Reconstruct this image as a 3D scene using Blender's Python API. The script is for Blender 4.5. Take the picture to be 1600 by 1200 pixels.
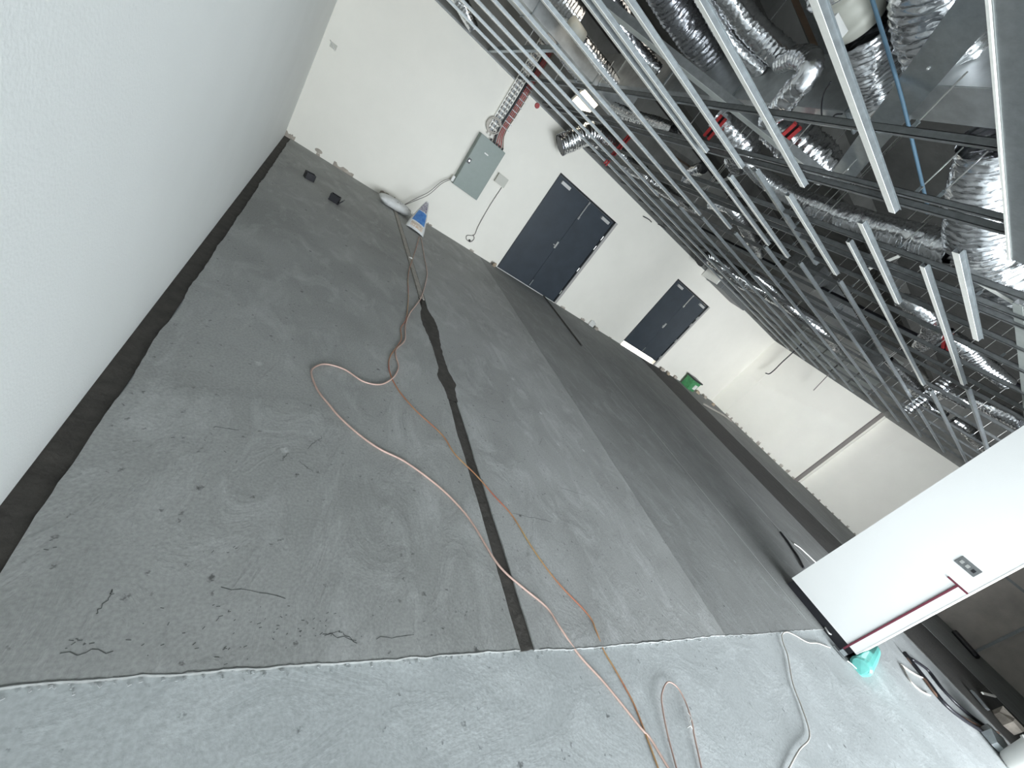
import bpy, bmesh, math, random
from mathutils import Vector, Matrix, noise
random.seed(7)
for o in list(bpy.data.objects): bpy.data.objects.remove(o)
C = bpy.context.scene.collection
SC = bpy.context.scene
# ------------------------------------------------------------------ camera (found from the room's three vanishing points)
F0, CH = 623.0, 1.5
R = Matrix(((0.755594, -0.315971, -0.573795), (-0.302759, 0.608328, -0.733671), (0.580874, 0.728079, 0.363986)))
cd = bpy.data.cameras.new('camera'); cam = bpy.data.objects.new('camera', cd); C.objects.link(cam)
cd.sensor_width = 36; cd.lens = F0/1600*36; cd.clip_start = .02; cd.clip_end = 200
cam.matrix_world = Matrix.Translation((0, 0, CH)) @ R.to_4x4()
SC.camera = cam
# ------------------------------------------------------------------ view, world, main lights
SC.view_settings.view_transform = 'Standard'; SC.view_settings.look = 'None'
SC.view_settings.gamma = 1; SC.view_settings.use_curve_mapping = False
SC.view_settings.exposure = 0.38
w = bpy.data.worlds.new('world'); SC.world = w; w.use_nodes = True
w.node_tree.nodes['Background'].inputs[0].default_value = (.72, .86, 1, 1)
w.node_tree.nodes['Background'].inputs[1].default_value = 1.0
def area(name, loc, target, sx, sy, power, col, spread=math.pi):
    l = bpy.data.lights.new(name, 'AREA'); l.shape = 'RECTANGLE'; l.size = sx; l.size_y = sy
    l.energy = power; l.color = col; l.spread = spread
    o = bpy.data.objects.new(name, l); C.objects.link(o)
    d = Vector(target)-Vector(loc); o.rotation_euler = d.to_track_quat('-Z', 'Y').to_euler(); o.location = loc
    return o
area('window_daylight', (3.7, -3.9, 1.5), (3.5, 0, 1.0), 7.6, 2.3, 345, (.90, .955, 1))
area('deep_fill', (4.3, -3.85, 1.5), (6.4, 8.0, 1.2), 6.2, 2.2, 90, (.90, .955, 1), math.radians(85))  # added fill with a narrow spread, brightens the far end of the room
area('right_wall_fill', (5.4, -3.8, 1.5), (13, 5.5, 1.5), 2.2, 2.0, 120, (.92, .955, 1), math.radians(62))  # added fill aimed past the nib to brighten the right wall
area('void_lamp_light', (1.3, 5.2, 4.0), (1.8, 8.0, 2.0), 2.4, 1.2, 9, (1, .92, .80))
area('outdoor_daylight', (9.3, 9.2, 2.4), (9.3, 8.5, 0), 3, 1.2, 2500, (1, .93, .8))

# ------------------------------------------------------------------ point finders (a pixel's ray met with a real plane of the room)
CP = Vector((0, 0, CH))
def ray(u, v): return R @ Vector((u-800, 600-v, -F0)).normalized()
def P(u, v, z=0.0): r = ray(u, v); return CP + r*((z-CH)/r.z)
def Py(u, v, y): r = ray(u, v); return CP + r*(y/r.y)
def Px(u, v, x): r = ray(u, v); return CP + r*(x/r.x)
def pxm(p): return (R.transposed() @ (Vector(p)-CP)).z*-1/F0     # metres per pixel at a point
# ------------------------------------------------------------------ materials
def mat(name, col, rough=.6, metal=0.0, nscale=0, namt=.1, bump=0, bscale=60, col2=None, detail=6, spec=None, rvar=0, emit=None):
    m = bpy.data.materials.new(name); m.use_nodes = True; nt = m.node_tree; b = nt.nodes['Principled BSDF']
    b.inputs['Base Color'].default_value = (*col, 1); b.inputs['Roughness'].default_value = rough; b.inputs['Metallic'].default_value = metal
    if spec is not None: b.inputs['Specular IOR Level'].default_value = spec
    tc = nt.nodes.new('ShaderNodeTexCoord')
    if nscale:
        n = nt.nodes.new('ShaderNodeTexNoise'); n.inputs['Scale'].default_value = nscale; n.inputs['Detail'].default_value = detail
        n.inputs['Roughness'].default_value = .62
        nt.links.new(tc.outputs['Object'], n.inputs['Vector'])
        r = nt.nodes.new('ShaderNodeValToRGB'); nt.links.new(n.outputs['Fac'], r.inputs[0])
        c2 = col2 or tuple(min(1, c*(1+namt)) for c in col); c1 = col if col2 else tuple(c*(1-namt) for c in col)
        r.color_ramp.elements[0].position = .32; r.color_ramp.elements[1].position = .68
        r.color_ramp.elements[0].color = (*c1, 1); r.color_ramp.elements[1].color = (*c2, 1)
        nt.links.new(r.outputs[0], b.inputs['Base Color'])
        if rvar:
            q = nt.nodes.new('ShaderNodeMapRange'); q.inputs[3].default_value = rough-rvar; q.inputs[4].default_value = rough+rvar
            nt.links.new(n.outputs['Fac'], q.inputs[0]); nt.links.new(q.outputs[0], b.inputs['Roughness'])
    if bump:
        n2 = nt.nodes.new('ShaderNodeTexNoise'); n2.inputs['Scale'].default_value = bscale; n2.inputs['Detail'].default_value = 5
        nt.links.new(tc.outputs['Object'], n2.inputs['Vector'])
        bp = nt.nodes.new('ShaderNodeBump'); bp.inputs['Strength'].default_value = bump; bp.inputs['Distance'].default_value = .01
        nt.links.new(n2.outputs['Fac'], bp.inputs['Height']); nt.links.new(bp.outputs[0], b.inputs['Normal'])
    if emit:
        b.inputs['Emission Color'].default_value = (*col, 1); b.inputs['Emission Strength'].default_value = emit
    return m
def concrete(name, c1, c2, c3, rough=.75, speck=0.0, stretch=(1, 1, 1), rot=0.0, bs=.3):
    """trowelled cement: broad clouds, streaks that follow the trowel, fine grain, pits"""
    m = bpy.data.materials.new(name); m.use_nodes = True; nt = m.node_tree; b = nt.nodes['Principled BSDF']; N = nt.nodes.new; L = nt.links.new
    tc = N('ShaderNodeTexCoord')
    mp = N('ShaderNodeMapping'); mp.inputs['Scale'].default_value = stretch; mp.inputs['Rotation'].default_value = (0, 0, rot); L(tc.outputs['Object'], mp.inputs[0])
    n1 = N('ShaderNodeTexNoise'); n1.inputs['Scale'].default_value = 1.3; n1.inputs['Detail'].default_value = 9; n1.inputs['Roughness'].default_value = .6; n1.inputs['Distortion'].default_value = .4
    L(tc.outputs['Object'], n1.inputs['Vector'])
    n2 = N('ShaderNodeTexNoise'); n2.inputs['Scale'].default_value = 2.2; n2.inputs['Detail'].default_value = 10; n2.inputs['Roughness'].default_value = .66; n2.inputs['Distortion'].default_value = .8
    L(mp.outputs[0], n2.inputs['Vector'])
    r = N('ShaderNodeValToRGB'); L(n1.outputs['Fac'], r.inputs[0]); r.color_ramp.elements[0].position = .33; r.color_ramp.elements[1].position = .68
    r.color_ramp.elements[0].color = (*c1, 1); r.color_ramp.elements[1].color = (*c2, 1)
    r2 = N('ShaderNodeValToRGB'); L(n2.outputs['Fac'], r2.inputs[0]); r2.color_ramp.elements[0].position = .5; r2.color_ramp.elements[1].position = .75
    mx = N('ShaderNodeMixRGB'); L(r2.outputs[0], mx.inputs[0]); L(r.outputs[0], mx.inputs[1]); mx.inputs[2].default_value = (*c3, 1)
    n3 = N('ShaderNodeTexNoise'); n3.inputs['Scale'].default_value = 90; n3.inputs['Detail'].default_value = 4; L(tc.outputs['Object'], n3.inputs['Vector'])
    mr = N('ShaderNodeMapRange'); mr.inputs[1].default_value = .3; mr.inputs[2].default_value = .7; mr.inputs[3].default_value = .86; mr.inputs[4].default_value = 1.1; L(n3.outputs['Fac'], mr.inputs[0])
    ml = N('ShaderNodeMixRGB'); ml.blend_type = 'MULTIPLY'; ml.inputs[0].default_value = 1; L(mx.outputs[0], ml.inputs[1]); L(mr.outputs[0], ml.inputs[2])
    out = ml
    # scattered dark pits and pale aggregate spots, and smaller pinholes gathered in patches
    warp = N('ShaderNodeMixRGB'); warp.blend_type = 'ADD'; warp.inputs[0].default_value = .035; L(tc.outputs['Object'], warp.inputs[1]); L(n3.outputs['Color'], warp.inputs[2])
    def pits(scale, lo, hi, dark, src, keep):
        v = N('ShaderNodeTexVoronoi'); v.inputs['Scale'].default_value = scale; L(warp.outputs[0], v.inputs['Vector'])
        sx = N('ShaderNodeSeparateColor'); L(v.outputs['Color'], sx.inputs[0])
        g = N('ShaderNodeMath'); g.operation = 'GREATER_THAN'; g.inputs[1].default_value = keep; L(sx.outputs[0], g.inputs[0])
        pr = N('ShaderNodeMapRange'); pr.inputs[1].default_value = lo; pr.inputs[2].default_value = hi; pr.inputs[3].default_value = 1; pr.inputs[4].default_value = 0; L(v.outputs['Distance'], pr.inputs[0])
        m_ = N('ShaderNodeMath'); m_.operation = 'MULTIPLY'; L(g.outputs[0], m_.inputs[0]); L(pr.outputs[0], m_.inputs[1])
        mm = N('ShaderNodeMixRGB'); L(m_.outputs[0], mm.inputs[0]); L(src.outputs[0], mm.inputs[1]); mm.inputs[2].default_value = dark; return mm
    out = pits(9, .05, .13, (c1[0]*.42, c1[1]*.42, c1[2]*.42, 1), out, 1-speck)
    out = pits(5.3, .05, .14, (c3[0]*1.1, c3[1]*1.1, c3[2]*1.1, 1), out, .90)
    out = pits(34, .1, .3, (c1[0]*.55, c1[1]*.55, c1[2]*.55, 1), out, .93)
    mp2 = out
    L(mp2.outputs[0], b.inputs['Base Color'])
    b.inputs['Roughness'].default_value = rough; b.inputs['Specular IOR Level'].default_value = .3
    n4 = N('ShaderNodeTexNoise'); n4.inputs['Scale'].default_value = 14; n4.inputs['Detail'].default_value = 12; n4.inputs['Roughness'].default_value = .68; L(mp.outputs[0], n4.inputs['Vector'])
    mk = N('ShaderNodeMapRange'); mk.inputs[1].default_value = .45; mk.inputs[2].default_value = .68; mk.inputs[3].default_value = .12; mk.inputs[4].default_value = 1; L(n2.outputs['Fac'], mk.inputs[0])
    hm = N('ShaderNodeMath'); hm.operation = 'MULTIPLY'; L(n4.outputs['Fac'], hm.inputs[0]); L(mk.outputs[0], hm.inputs[1])
    bp = N('ShaderNodeBump'); bp.inputs['Strength'].default_value = bs; bp.inputs['Distance'].default_value = .035; L(hm.outputs[0], bp.inputs['Height']); L(bp.outputs[0], b.inputs['Normal'])
    return m
M = {}
M['slab'] = concrete('slab_concrete', (.43, .455, .455), (.53, .56, .56), (.62, .65, .65), .6, .30, (1, 1.6, 1), .5, .16)
M['screed'] = concrete('screed', (.330, .336, .326), (.425, .434, .426), (.505, .517, .512), .8, .12, (1.9, 1, 1), -.55)
M['screed1'] = concrete('screed_left', (.305, .312, .300), (.395, .403, .390), (.475, .485, .475), .8, .12, (1.9, 1, 1), -.55)
M['screed2'] = concrete('screed_dark', (.24, .246, .238), (.305, .312, .304), (.35, .36, .355), .8, .12, (1.9, 1, 1), -.4)
M['trench'] = mat('old_slab_in_joint', (.060, .055, .048), .95, nscale=14, namt=.25, bump=.5, bscale=40)
M['crackgrey'] = mat('crack_grey', (.10, .105, .10), .9)
M['darkband'] = mat('dark_cement', (.062, .060, .055), .95, nscale=5, namt=.2, bump=.4, bscale=50)
M['wall'] = mat('white_wall_paint', (.80, .82, .80), .55, nscale=1.1, namt=.025, bump=.12, bscale=120)
M['nibwhite'] = mat('bright_white_paint', (.86, .87, .85), .5, nscale=.9, namt=.015, bump=.08, bscale=120)
M['wall2'] = mat('off_white_wall_paint', (.87, .85, .775), .55, nscale=.9, namt=.03, bump=.12, bscale=120)
M['plaster'] = mat('bare_plaster', (.40, .36, .31), .95, nscale=12, namt=.2, bump=.4)
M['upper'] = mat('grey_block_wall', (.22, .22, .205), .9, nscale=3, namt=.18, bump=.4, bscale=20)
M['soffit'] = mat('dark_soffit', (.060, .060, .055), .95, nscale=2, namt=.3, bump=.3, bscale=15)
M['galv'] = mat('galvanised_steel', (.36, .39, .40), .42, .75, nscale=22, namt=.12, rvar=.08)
M['galvlit'] = mat('galvanised_pale_lit', (.93, .92, .86), .5, .0, nscale=30, namt=.04)  # pale steel; on channel undersides the floor bounce is put into the colour
M['galvdark'] = mat('dull_rail_steel', (.22, .23, .23), .5, .6, nscale=20, namt=.15)
M['duct'] = mat('duct_sheet', (.52, .54, .54), .36, .7, nscale=9, namt=.15, rvar=.1)
M['foil'] = mat('aluminium_foil', (.92, .93, .96), .2, 1.0, nscale=18, namt=.06, bump=.25, bscale=30, rvar=.07)
M['foil2'] = mat('dull_foil', (.46, .47, .50), .28, 1.0, nscale=18, namt=.15, bump=.25, bscale=30, rvar=.07)
M['door'] = mat('charcoal_door_paint', (.034, .045, .058), .42, nscale=4, namt=.12)
M['doorframe'] = mat('black_frame_paint', (.018, .020, .022), .4)
M['jamb'] = mat('pale_jamb', (.42, .41, .39), .6)
M['steel'] = mat('satin_steel', (.72, .72, .70), .3, .9)
M['closer'] = mat('silver_closer', (.62, .62, .60), .4, .4)
M['board'] = mat('green_grey_enamel', (.200, .250, .225), .4, nscale=20, namt=.03)
M['black'] = mat('black_plastic', (.016, .016, .020), .4)
M['red'] = mat('red_oxide_paint', (.40, .035, .035), .5, nscale=15, namt=.15)
M['redpipe'] = mat('red_conduit', (.36, .04, .04), .45)
M['maroon'] = mat('maroon_conduit', (.16, .03, .05), .5)
M['white'] = mat('white_plastic', (.75, .75, .72), .4)
M['cream'] = mat('cream_plastic', (.52, .52, .46), .45)
M['greywire'] = mat('grey_cable', (.20, .18, .17), .5)
M['whitewire'] = mat('white_cable', (.62, .58, .53), .5)
M['pink'] = mat('pinkish_hose', (.56, .39, .33), .4, nscale=3, namt=.25)
M['yellow'] = mat('faded_yellow_cord', (.50, .36, .16), .4, nscale=2.2, col2=(.42, .10, .08))
M['brown'] = mat('brown_cable', (.20, .12, .085), .5)
M['bluewire'] = mat('blue_cord', (.12, .22, .31), .5)
M['teal'] = mat('turquoise_plastic', (.15, .50, .45), .35, nscale=9, namt=.15)
M['bag'] = mat('white_woven_bag', (.72, .73, .72), .6, nscale=10, namt=.1, bump=.5, bscale=30)
M['blue'] = mat('blue_print', (.05, .17, .50), .5, nscale=12, col2=(.14, .34, .68))
M['purple'] = mat('dark_print', (.10, .07, .16), .6, nscale=30, col2=(.62, .62, .64))
M['tan'] = mat('tan_print', (.52, .36, .24), .6, nscale=40, col2=(.75, .74, .7))
M['green'] = mat('green_tub', (.06, .26, .10), .5, nscale=14, namt=.3)
M['card'] = mat('cardboard', (.42, .34, .25), .85, nscale=20, namt=.15)
M['strip'] = mat('weathered_timber', (.37, .345, .31), .85, nscale=20, namt=.15, bump=.3)
M['lamp'] = mat('lamp_glow', (1, .92, .74), .5, emit=1.6)
M['timber'] = mat('void_timber', (.12, .075, .045), .8, nscale=8, namt=.2)
M['brownwall'] = mat('unpainted_wall', (.46, .42, .38), .9, nscale=2, namt=.18, bump=.3)
M['paleangle'] = mat('pale_angle', (.62, .65, .62), .5, .2, nscale=12, namt=.06)
M['ground'] = mat('outdoor_ground', (.7, .66, .6), .9)
M['clad'] = mat('pale_cladding', (.34, .36, .34), .6, nscale=6, namt=.1)
# ------------------------------------------------------------------ mesh helpers
def obj(name, bm, m, parent=None, smooth=False):
    me = bpy.data.meshes.new(name); bmesh.ops.recalc_face_normals(bm, faces=bm.faces); bm.to_mesh(me); bm.free()
    me.materials.append(m if not isinstance(m, str) else M[m])
    if smooth:
        for p in me.polygons: p.use_smooth = True
    o = bpy.data.objects.new(name, me); C.objects.link(o)
    if parent:
        o.parent = parent
        o.matrix_parent_inverse = parent.matrix_basis.inverted() if parent.parent is None else Matrix()
    return o
def tag(o, label=None, cat=None, group=None, kind=None):
    if label: o['label'] = label
    if cat: o['category'] = cat
    if group: o['group'] = group
    if kind: o['kind'] = kind
    return o
def thing(name, label, cat, loc, group=None):
    o = bpy.data.objects.new(name, None); C.objects.link(o); o.location = loc; o.empty_display_size = .1
    return tag(o, label, cat, group)
def box(bm, a, b, mtx=None):
    x0, y0, z0 = (min(a[i], b[i]) for i in range(3)); x1, y1, z1 = (max(a[i], b[i]) for i in range(3))
    vs = [bm.verts.new(Vector(c) if mtx is None else mtx @ Vector(c)) for c in ((x0,y0,z0),(x1,y0,z0),(x1,y1,z0),(x0,y1,z0),(x0,y0,z1),(x1,y0,z1),(x1,y1,z1),(x0,y1,z1))]
    for f in ((0,3,2,1),(4,5,6,7),(0,1,5,4),(1,2,6,5),(2,3,7,6),(3,0,4,7)): bm.faces.new([vs[i] for i in f])
    return vs
def BX(name, a, b, m, parent=None, bev=0):
    bm = bmesh.new(); box(bm, a, b)
    if bev: bmesh.ops.bevel(bm, geom=list(bm.edges), offset=bev, segments=2, affect='EDGES')
    return obj(name, bm, m, parent)
def frame_of(t, up=Vector((0, 0, 1))):
    t = t.normalized()
    if abs(t.dot(up)) > .97: up = Vector((0, 1, 0))
    s = t.cross(up).normalized(); return s, s.cross(t).normalized()
def bar(bm, p, q, w, h, roll=0):
    """box section from p to q, w across and h deep"""
    p, q = Vector(p), Vector(q); s, n = frame_of(q-p)
    if roll:
        rm = Matrix.Rotation(roll, 3, (q-p).normalized()); s, n = rm@s, rm@n
    vs = [bm.verts.new(c + s*a*w/2 + n*b*h/2) for c in (p, q) for a, b in ((-1,-1),(1,-1),(1,1),(-1,1))]
    for f in ((0,1,2,3),(7,6,5,4),(0,4,5,1),(1,5,6,2),(2,6,7,3),(3,7,4,0)): bm.faces.new([vs[i] for i in f])
def spline(pts, n=8):
    """Catmull-Rom through the points"""
    pts = [Vector(p) for p in pts]
    if len(pts) == 2: return [pts[0].lerp(pts[1], i/n) for i in range(n+1)]
    ex = [pts[0]*2-pts[1]] + pts + [pts[-1]*2-pts[-2]]; out = []
    for i in range(1, len(ex)-2):
        a, b, c, d = ex[i-1:i+3]
        for k in range(n):
            t = k/n
            out.append(.5*((2*b)+(c-a)*t+(2*a-5*b+4*c-d)*t*t+(3*b-a-3*c+d)*t**3))
    out.append(pts[-1]); return out
def resample(path, step):
    out = [path[0]]; acc = 0
    L = sum((path[i+1]-path[i]).length for i in range(len(path)-1)); n = max(2, round(L/step)); step = L/n; need = step
    for i in range(len(path)-1):
        seg = (path[i+1]-path[i]).length
        while seg > 0 and acc+seg >= need-1e-9 and len(out) < n:
            out.append(path[i].lerp(path[i+1], (need-acc)/seg)); need += step
        acc += seg
    out.append(path[-1]); return out
def tube(bm, path, rad, seg=8, cap=True):
    """rad: number, list, or function of (ring, angle index)"""
    rings = []; s = n = None
    for i, p in enumerate(path):
        t = (path[min(i+1, len(path)-1)]-path[max(i-1, 0)]).normalized()
        if s is None: s, n = frame_of(t)
        else: s = (s - t*s.dot(t)).normalized(); n = s.cross(t).normalized()
        ring = []
        for j in range(seg):
            a = 2*math.pi*j/seg; r = rad(i, j) if callable(rad) else (rad[i] if isinstance(rad, (list, tuple)) else rad)
            ring.append(bm.verts.new(p + (s*math.cos(a)+n*math.sin(a))*r))
        rings.append(ring)
    for a, b in zip(rings, rings[1:]):
        for j in range(seg): bm.faces.new((a[j], a[(j+1) % seg], b[(j+1) % seg], b[j]))
    if cap: bm.faces.new(rings[0][::-1]); bm.faces.new(rings[-1])
    return rings
def wire(name, pts, r, m, parent=None, n=6, seg=6, smooth=True):
    bm = bmesh.new(); tube(bm, spline(pts, n), r, seg); return obj(name, bm, m, parent, smooth)

# ================================================================== THE SETTING
XL, YB, XR, ZS, ZC = -.34, 8.03, 13.9, 4.25, 2.82
XE = 15.5
fl = BX('floor', (XL-.2, -4.6, -.20), (XE, YB+.2, -.014), 'slab'); tag(fl, 'pale grey bare concrete slab floor', kind='structure')
def wobble(a, b, n, amp, seed, ax):
    out = []
    for i in range(n):
        t = i/n; p = Vector(a).lerp(Vector(b), t)
        d = amp*(noise.noise(Vector((t*n*.13, seed, 0)))*1.3 + .5*noise.noise(Vector((t*n*.6, seed, 3))))
        if 0 < i: p[ax] += d
        out.append(p)
    return out
def panel(name, x0, x1, y0f, y1, m, seed, amp=.012, label=None, z0=-.03, z1=0.0, ampl=None):
    """slab of screed with ragged edges; y0f gives its front edge as a function of x"""
    ring = []
    n = max(6, int((x1-x0)/.03)); 
    for i in range(n):
        x = x0+(x1-x0)*i/n; ring.append(Vector((x, y0f(x), 0)))
    A = amp if ampl is None else ampl
    ring += wobble((x1, y0f(x1), 0), (x1, y1, 0), int((y1-y0f(x1))/.04), amp, seed+5, 0)
    ring += [Vector((x1, y1, 0))]
    ring += wobble((x0, y1, 0), (x0, y0f(x0), 0), int((y1-y0f(x0))/.04), A, seed, 0)
    bm = bmesh.new()
    top = [bm.verts.new((p.x, p.y, z1)) for p in ring]; bot = [bm.verts.new((p.x, p.y, z0)) for p in ring]
    f = bm.faces.new(top)
    for i in range(len(ring)):
        k = (i+1) % len(ring); bm.faces.new((top[i], bot[i], bot[k], top[k]))
    bmesh.ops.triangulate(bm, faces=[f])
    return tag(obj(name, bm, m, fl), label)
# front edge of the screed, read along the seam
seam = [P(*p) for p in ((-60,1082),(0,1075),(60,1068),(200,1058),(310,1050),(400,1044),(480,1038),(560,1034),(640,1028),(760,1019),(835,1015),(900,1014),(985,1006),(1060,1000),(1120,993),(1180,991),(1230,986),(1290,983))]
def front(x):
    if x <= seam[0].x: y = seam[0].y
    elif x >= seam[-1].x: y = seam[-1].y
    else:
        for a, b in zip(seam, seam[1:]):
            if a.x <= x <= b.x or b.x <= x <= a.x: y = a.y+(b.y-a.y)*(x-a.x)/(b.x-a.x+1e-9); break
    return y + .006*noise.noise(Vector((x*14, 2, 0))) + .003*noise.noise(Vector((x*50, 9, 0)))
panel('screed_panel', -.255, 1.435, front, YB, 'screed1', 1, .006, 'screed panel beside the left wall joint', ampl=.012)
panel('screed_panel', 1.525, 3.45, front, YB, 'screed', 2, .006, 'screed panel right of the open joint')
panel('screed_panel', 3.455, 5.41, front, YB, 'screed2', 3, .004, 'darker screed panel in front of the near double door')
panel('screed_panel', 5.412, 7.45, front, YB, 'screed2', 4, .006, 'dark screed panel running to the nib wall')
panel('screed_panel', 7.458, 9.25, lambda x: .95, YB, 'screed2', 5, .004)
panel('screed_panel', 11.35, 14.45, lambda x: -3.9, YB, 'screed2', 6, .10, ampl=.02)
tag(panel('joint_strip', 9.25, 11.35, lambda x: -3.9, YB, 'darkband', 7, .02, 'very dark band of floor near the right wall', z1=-.004))  # floor band in a much darker cement than the panels beside it
panel('joint_strip', -.34, -.255, lambda x: front(x)-.0, YB, 'trench', 8, .001, 'dark brown open joint along the left wall', z1=-.010)
panel('joint_strip', 1.435, 1.525, lambda x: front(x)+.004, 4.15, 'trench', 9, .001, 'dark brown open joint across the screed', z1=-.008)
bm = bmesh.new(); L1, R1 = [], []
for i in range(90):
    y = 2.35+i*.02; t_ = (y-2.35)/1.78
    hw = .047 + .045*math.exp(-((y-3.55)/.28)**2) + .038*math.exp(-((y-2.62)/.10)**2)
    if y > 3.75: hw = max(.012, hw*(4.15-y)/.40)
    L1.append(bm.verts.new((1.482-hw-.010*noise.noise(Vector((y*16, 1, 0))), y, .0008))); R1.append(bm.verts.new((1.484+hw+.010*noise.noise(Vector((y*16, 7, 0))), y, .0008)))
for i in range(89): bm.faces.new((L1[i], R1[i], R1[i+1], L1[i+1]))
tag(obj('damp_patch', bm, 'trench', fl), 'wide ragged dark part of the open joint')
for xx in (5.405, 7.452): BX('cement_ridge', (xx, .62, -.005), (xx+.014, 7.9, .0012), 'screed', fl)
BX('joint_lath', (1.455, 4.12, -.014), (1.515, 7.6, .004), 'strip', fl)
# crack-like lip and crumbs along the front edge
bm = bmesh.new(); rnd = random.Random(3)
for i in range(420):
    x = -.25 + 5.3*rnd.random(); y = front(x) + rnd.gauss(-.006, .008); s = rnd.uniform(.0008, .003)
    if 1.43 < x < 1.53: continue
    m_ = Matrix.Translation((x, y, -.012+s*.6)) @ Matrix.Rotation(rnd.random()*6, 4, 'Z')
    box(bm, (-s*1.6, -s, -s*.8), (s*1.6, s, s*.8), m_)
tag(obj('screed_crumbs', bm, concrete('crumbs', (.3,.32,.32), (.5,.52,.52), (.6,.6,.6)), fl), kind='stuff')
# dark open crack that follows the seam, thick and thin
bm = bmesh.new(); x = -.25
while x < 5.3:
    dx = .012; wd = .0022+.010*max(0, noise.noise(Vector((x*2.2, 4, 0))))+.002*noise.noise(Vector((x*40, 1, 0)))
    if wd > .0008 and not 1.42 < x < 1.54: bar(bm, (x, front(x)+.001+wd/2, .0004), (x+dx, front(x+dx)+.001+wd/2, .0004), wd, .0008)
    x += dx
tag(obj('seam_crack', bm, 'crackgrey', fl), kind='stuff')
# little torn dents left by the trowel
bm = bmesh.new(); rnd = random.Random(11)
for (u, v, ru, n_) in ((1000/3,600/3+800,90,60),(400,960,60,50),(460,985,40,30),(130,1005,25,18),(340,860,20,12),(330,700,60,22),(620,985,60,16),(770,960,50,16),(60,850,30,12),(900,700,90,18),(560,520,60,14),(1080,950,40,14)):
    for k in range(int(n_*.45)):
        p = P(u+rnd.gauss(0, ru), v+rnd.gauss(0, ru*.22))
        if p.y < front(p.x)+.01 or p.x < -.2 or 1.4 < p.x < 1.56: continue
        m_ = Matrix.Translation((p.x, p.y, .0003)) @ Matrix.Rotation(rnd.gauss(.3, .5), 4, 'Z'); l_ = rnd.uniform(.001, .006)
        box(bm, (-l_, -.0009, -.0003), (l_, .0009, .0004), m_)
tag(obj('trowel_dents', bm, 'crackgrey', fl), kind='stuff')
# fine grooves and scuffs scored in the screed
bm = bmesh.new()
for (a, b) in (((510,990),(555,1000)),((150,962),(172,930)),((172,930),(174,923)),((95,1021),(175,1019)),((345,919),(445,930)),((505,990),(535,988)),((535,988),(556,1005)),((585,998),(645,993)),
               ((750,650),(783,660)),((842,696),(848,684)),((875,762),(915,774)),((470,722),(488,736)),((330,666),(372,672)),((482,700),(502,682)),((438,720),(452,708)),((800,802),(860,815)),
               ((1165,1090),(1200,1127)),((505,470),(520,475))):
    p, q = P(*a), P(*b); k = 7; pts = [p.lerp(q, i/k)+Vector((rnd.gauss(0, .0035), rnd.gauss(0, .0035), 0)) for i in range(k+1)]
    z = .0004 if p.y > front(p.x) else -.0136
    for s_, e_ in zip(pts, pts[1:]):
        s_, e_ = s_.copy(), e_.copy(); s_.z = e_.z = z; bar(bm, s_, e_, rnd.uniform(.0010, .0026), .0006)
tag(obj('surface_cracks', bm, 'crackgrey', fl), kind='stuff')

# walls
wl = BX('wall_left', (XL-.2, -4.6, -.1), (XL, YB+.2, ZS), 'wall'); tag(wl, 'smooth white painted left wall close to the camera', kind='structure')
D1X = (3.93, 5.72); D2X = (8.42, 10.12); DH = 2.235
def wallback():
    bm = bmesh.new(); y0, y1 = YB, YB+.2
    box(bm, (XL, y0, -.02), (D1X[0], y1, ZC)); box(bm, (D1X[1], y0, -.02), (D2X[0], y1, ZC)); box(bm, (D2X[1], y0, -.02), (XE, y1, ZC))
    box(bm, (D1X[0], y0, DH), (D1X[1], y1, ZC)); box(bm, (D2X[0], y0, DH), (D2X[1], y1, ZC))
    return bm
wb = obj('wall_back', wallback(), 'wall2'); tag(wb, 'white painted back wall with two double doors', kind='structure')
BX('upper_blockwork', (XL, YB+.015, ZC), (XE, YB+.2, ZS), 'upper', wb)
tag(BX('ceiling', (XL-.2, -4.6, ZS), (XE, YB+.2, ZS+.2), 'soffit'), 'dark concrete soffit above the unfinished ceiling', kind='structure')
wr = obj('wall_right', (lambda bm: (box(bm, (XR, 4.40, -.02), (XE, YB, ZC)), box(bm, (XR+.55, -4.6, -.02), (XE, 4.39, ZC)), bm)[-1])(bmesh.new()), 'wall2')
tag(wr, 'white painted right wall at the far end with a step', kind='structure')
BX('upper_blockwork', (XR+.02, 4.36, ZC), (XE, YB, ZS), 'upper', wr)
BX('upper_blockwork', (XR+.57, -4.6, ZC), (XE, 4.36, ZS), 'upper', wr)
BX('dark_return', (XR+.01, 4.37, 0), (XR+.28, 4.40, ZC), 'greywire', wr)  # thin grey facing on the step's return, darker than the wall
for (ya, yb) in ((3.9, 3.8), (2.95, 2.9)): BX('plaster_joint', (XR+.546, ya, 0), (XR+.56, yb, ZC), 'wall2', wr)
BX('plaster_joint', (XR-.008, 7.35, 0), (XR+.005, 7.39, ZC), 'wall2', wr)
for i in range(5):
    for j in range(4):
        y = 5.0+i*.56; z = 2.98+j*.30
        BX('cladding_panel', (XR-.03, y, z), (XR+.03, y+.50, z+.24), 'clad', wr)
# dark unpainted wall beyond the nib
BX('unpainted_lining', (XR+.20, -4.6, 0), (XR+.54, 1.1, ZC), 'brownwall', wr)
for z in (1.5,): BX('batten_strip', (XR+.16, -4.4, z), (XR+.20, 1.1, z+.05), 'galvdark', wr)
for y in (-.25,): BX('batten_strip', (XR+.15, y, 0), (XR+.20, y+.05, ZC), 'galvdark', wr)
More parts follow.
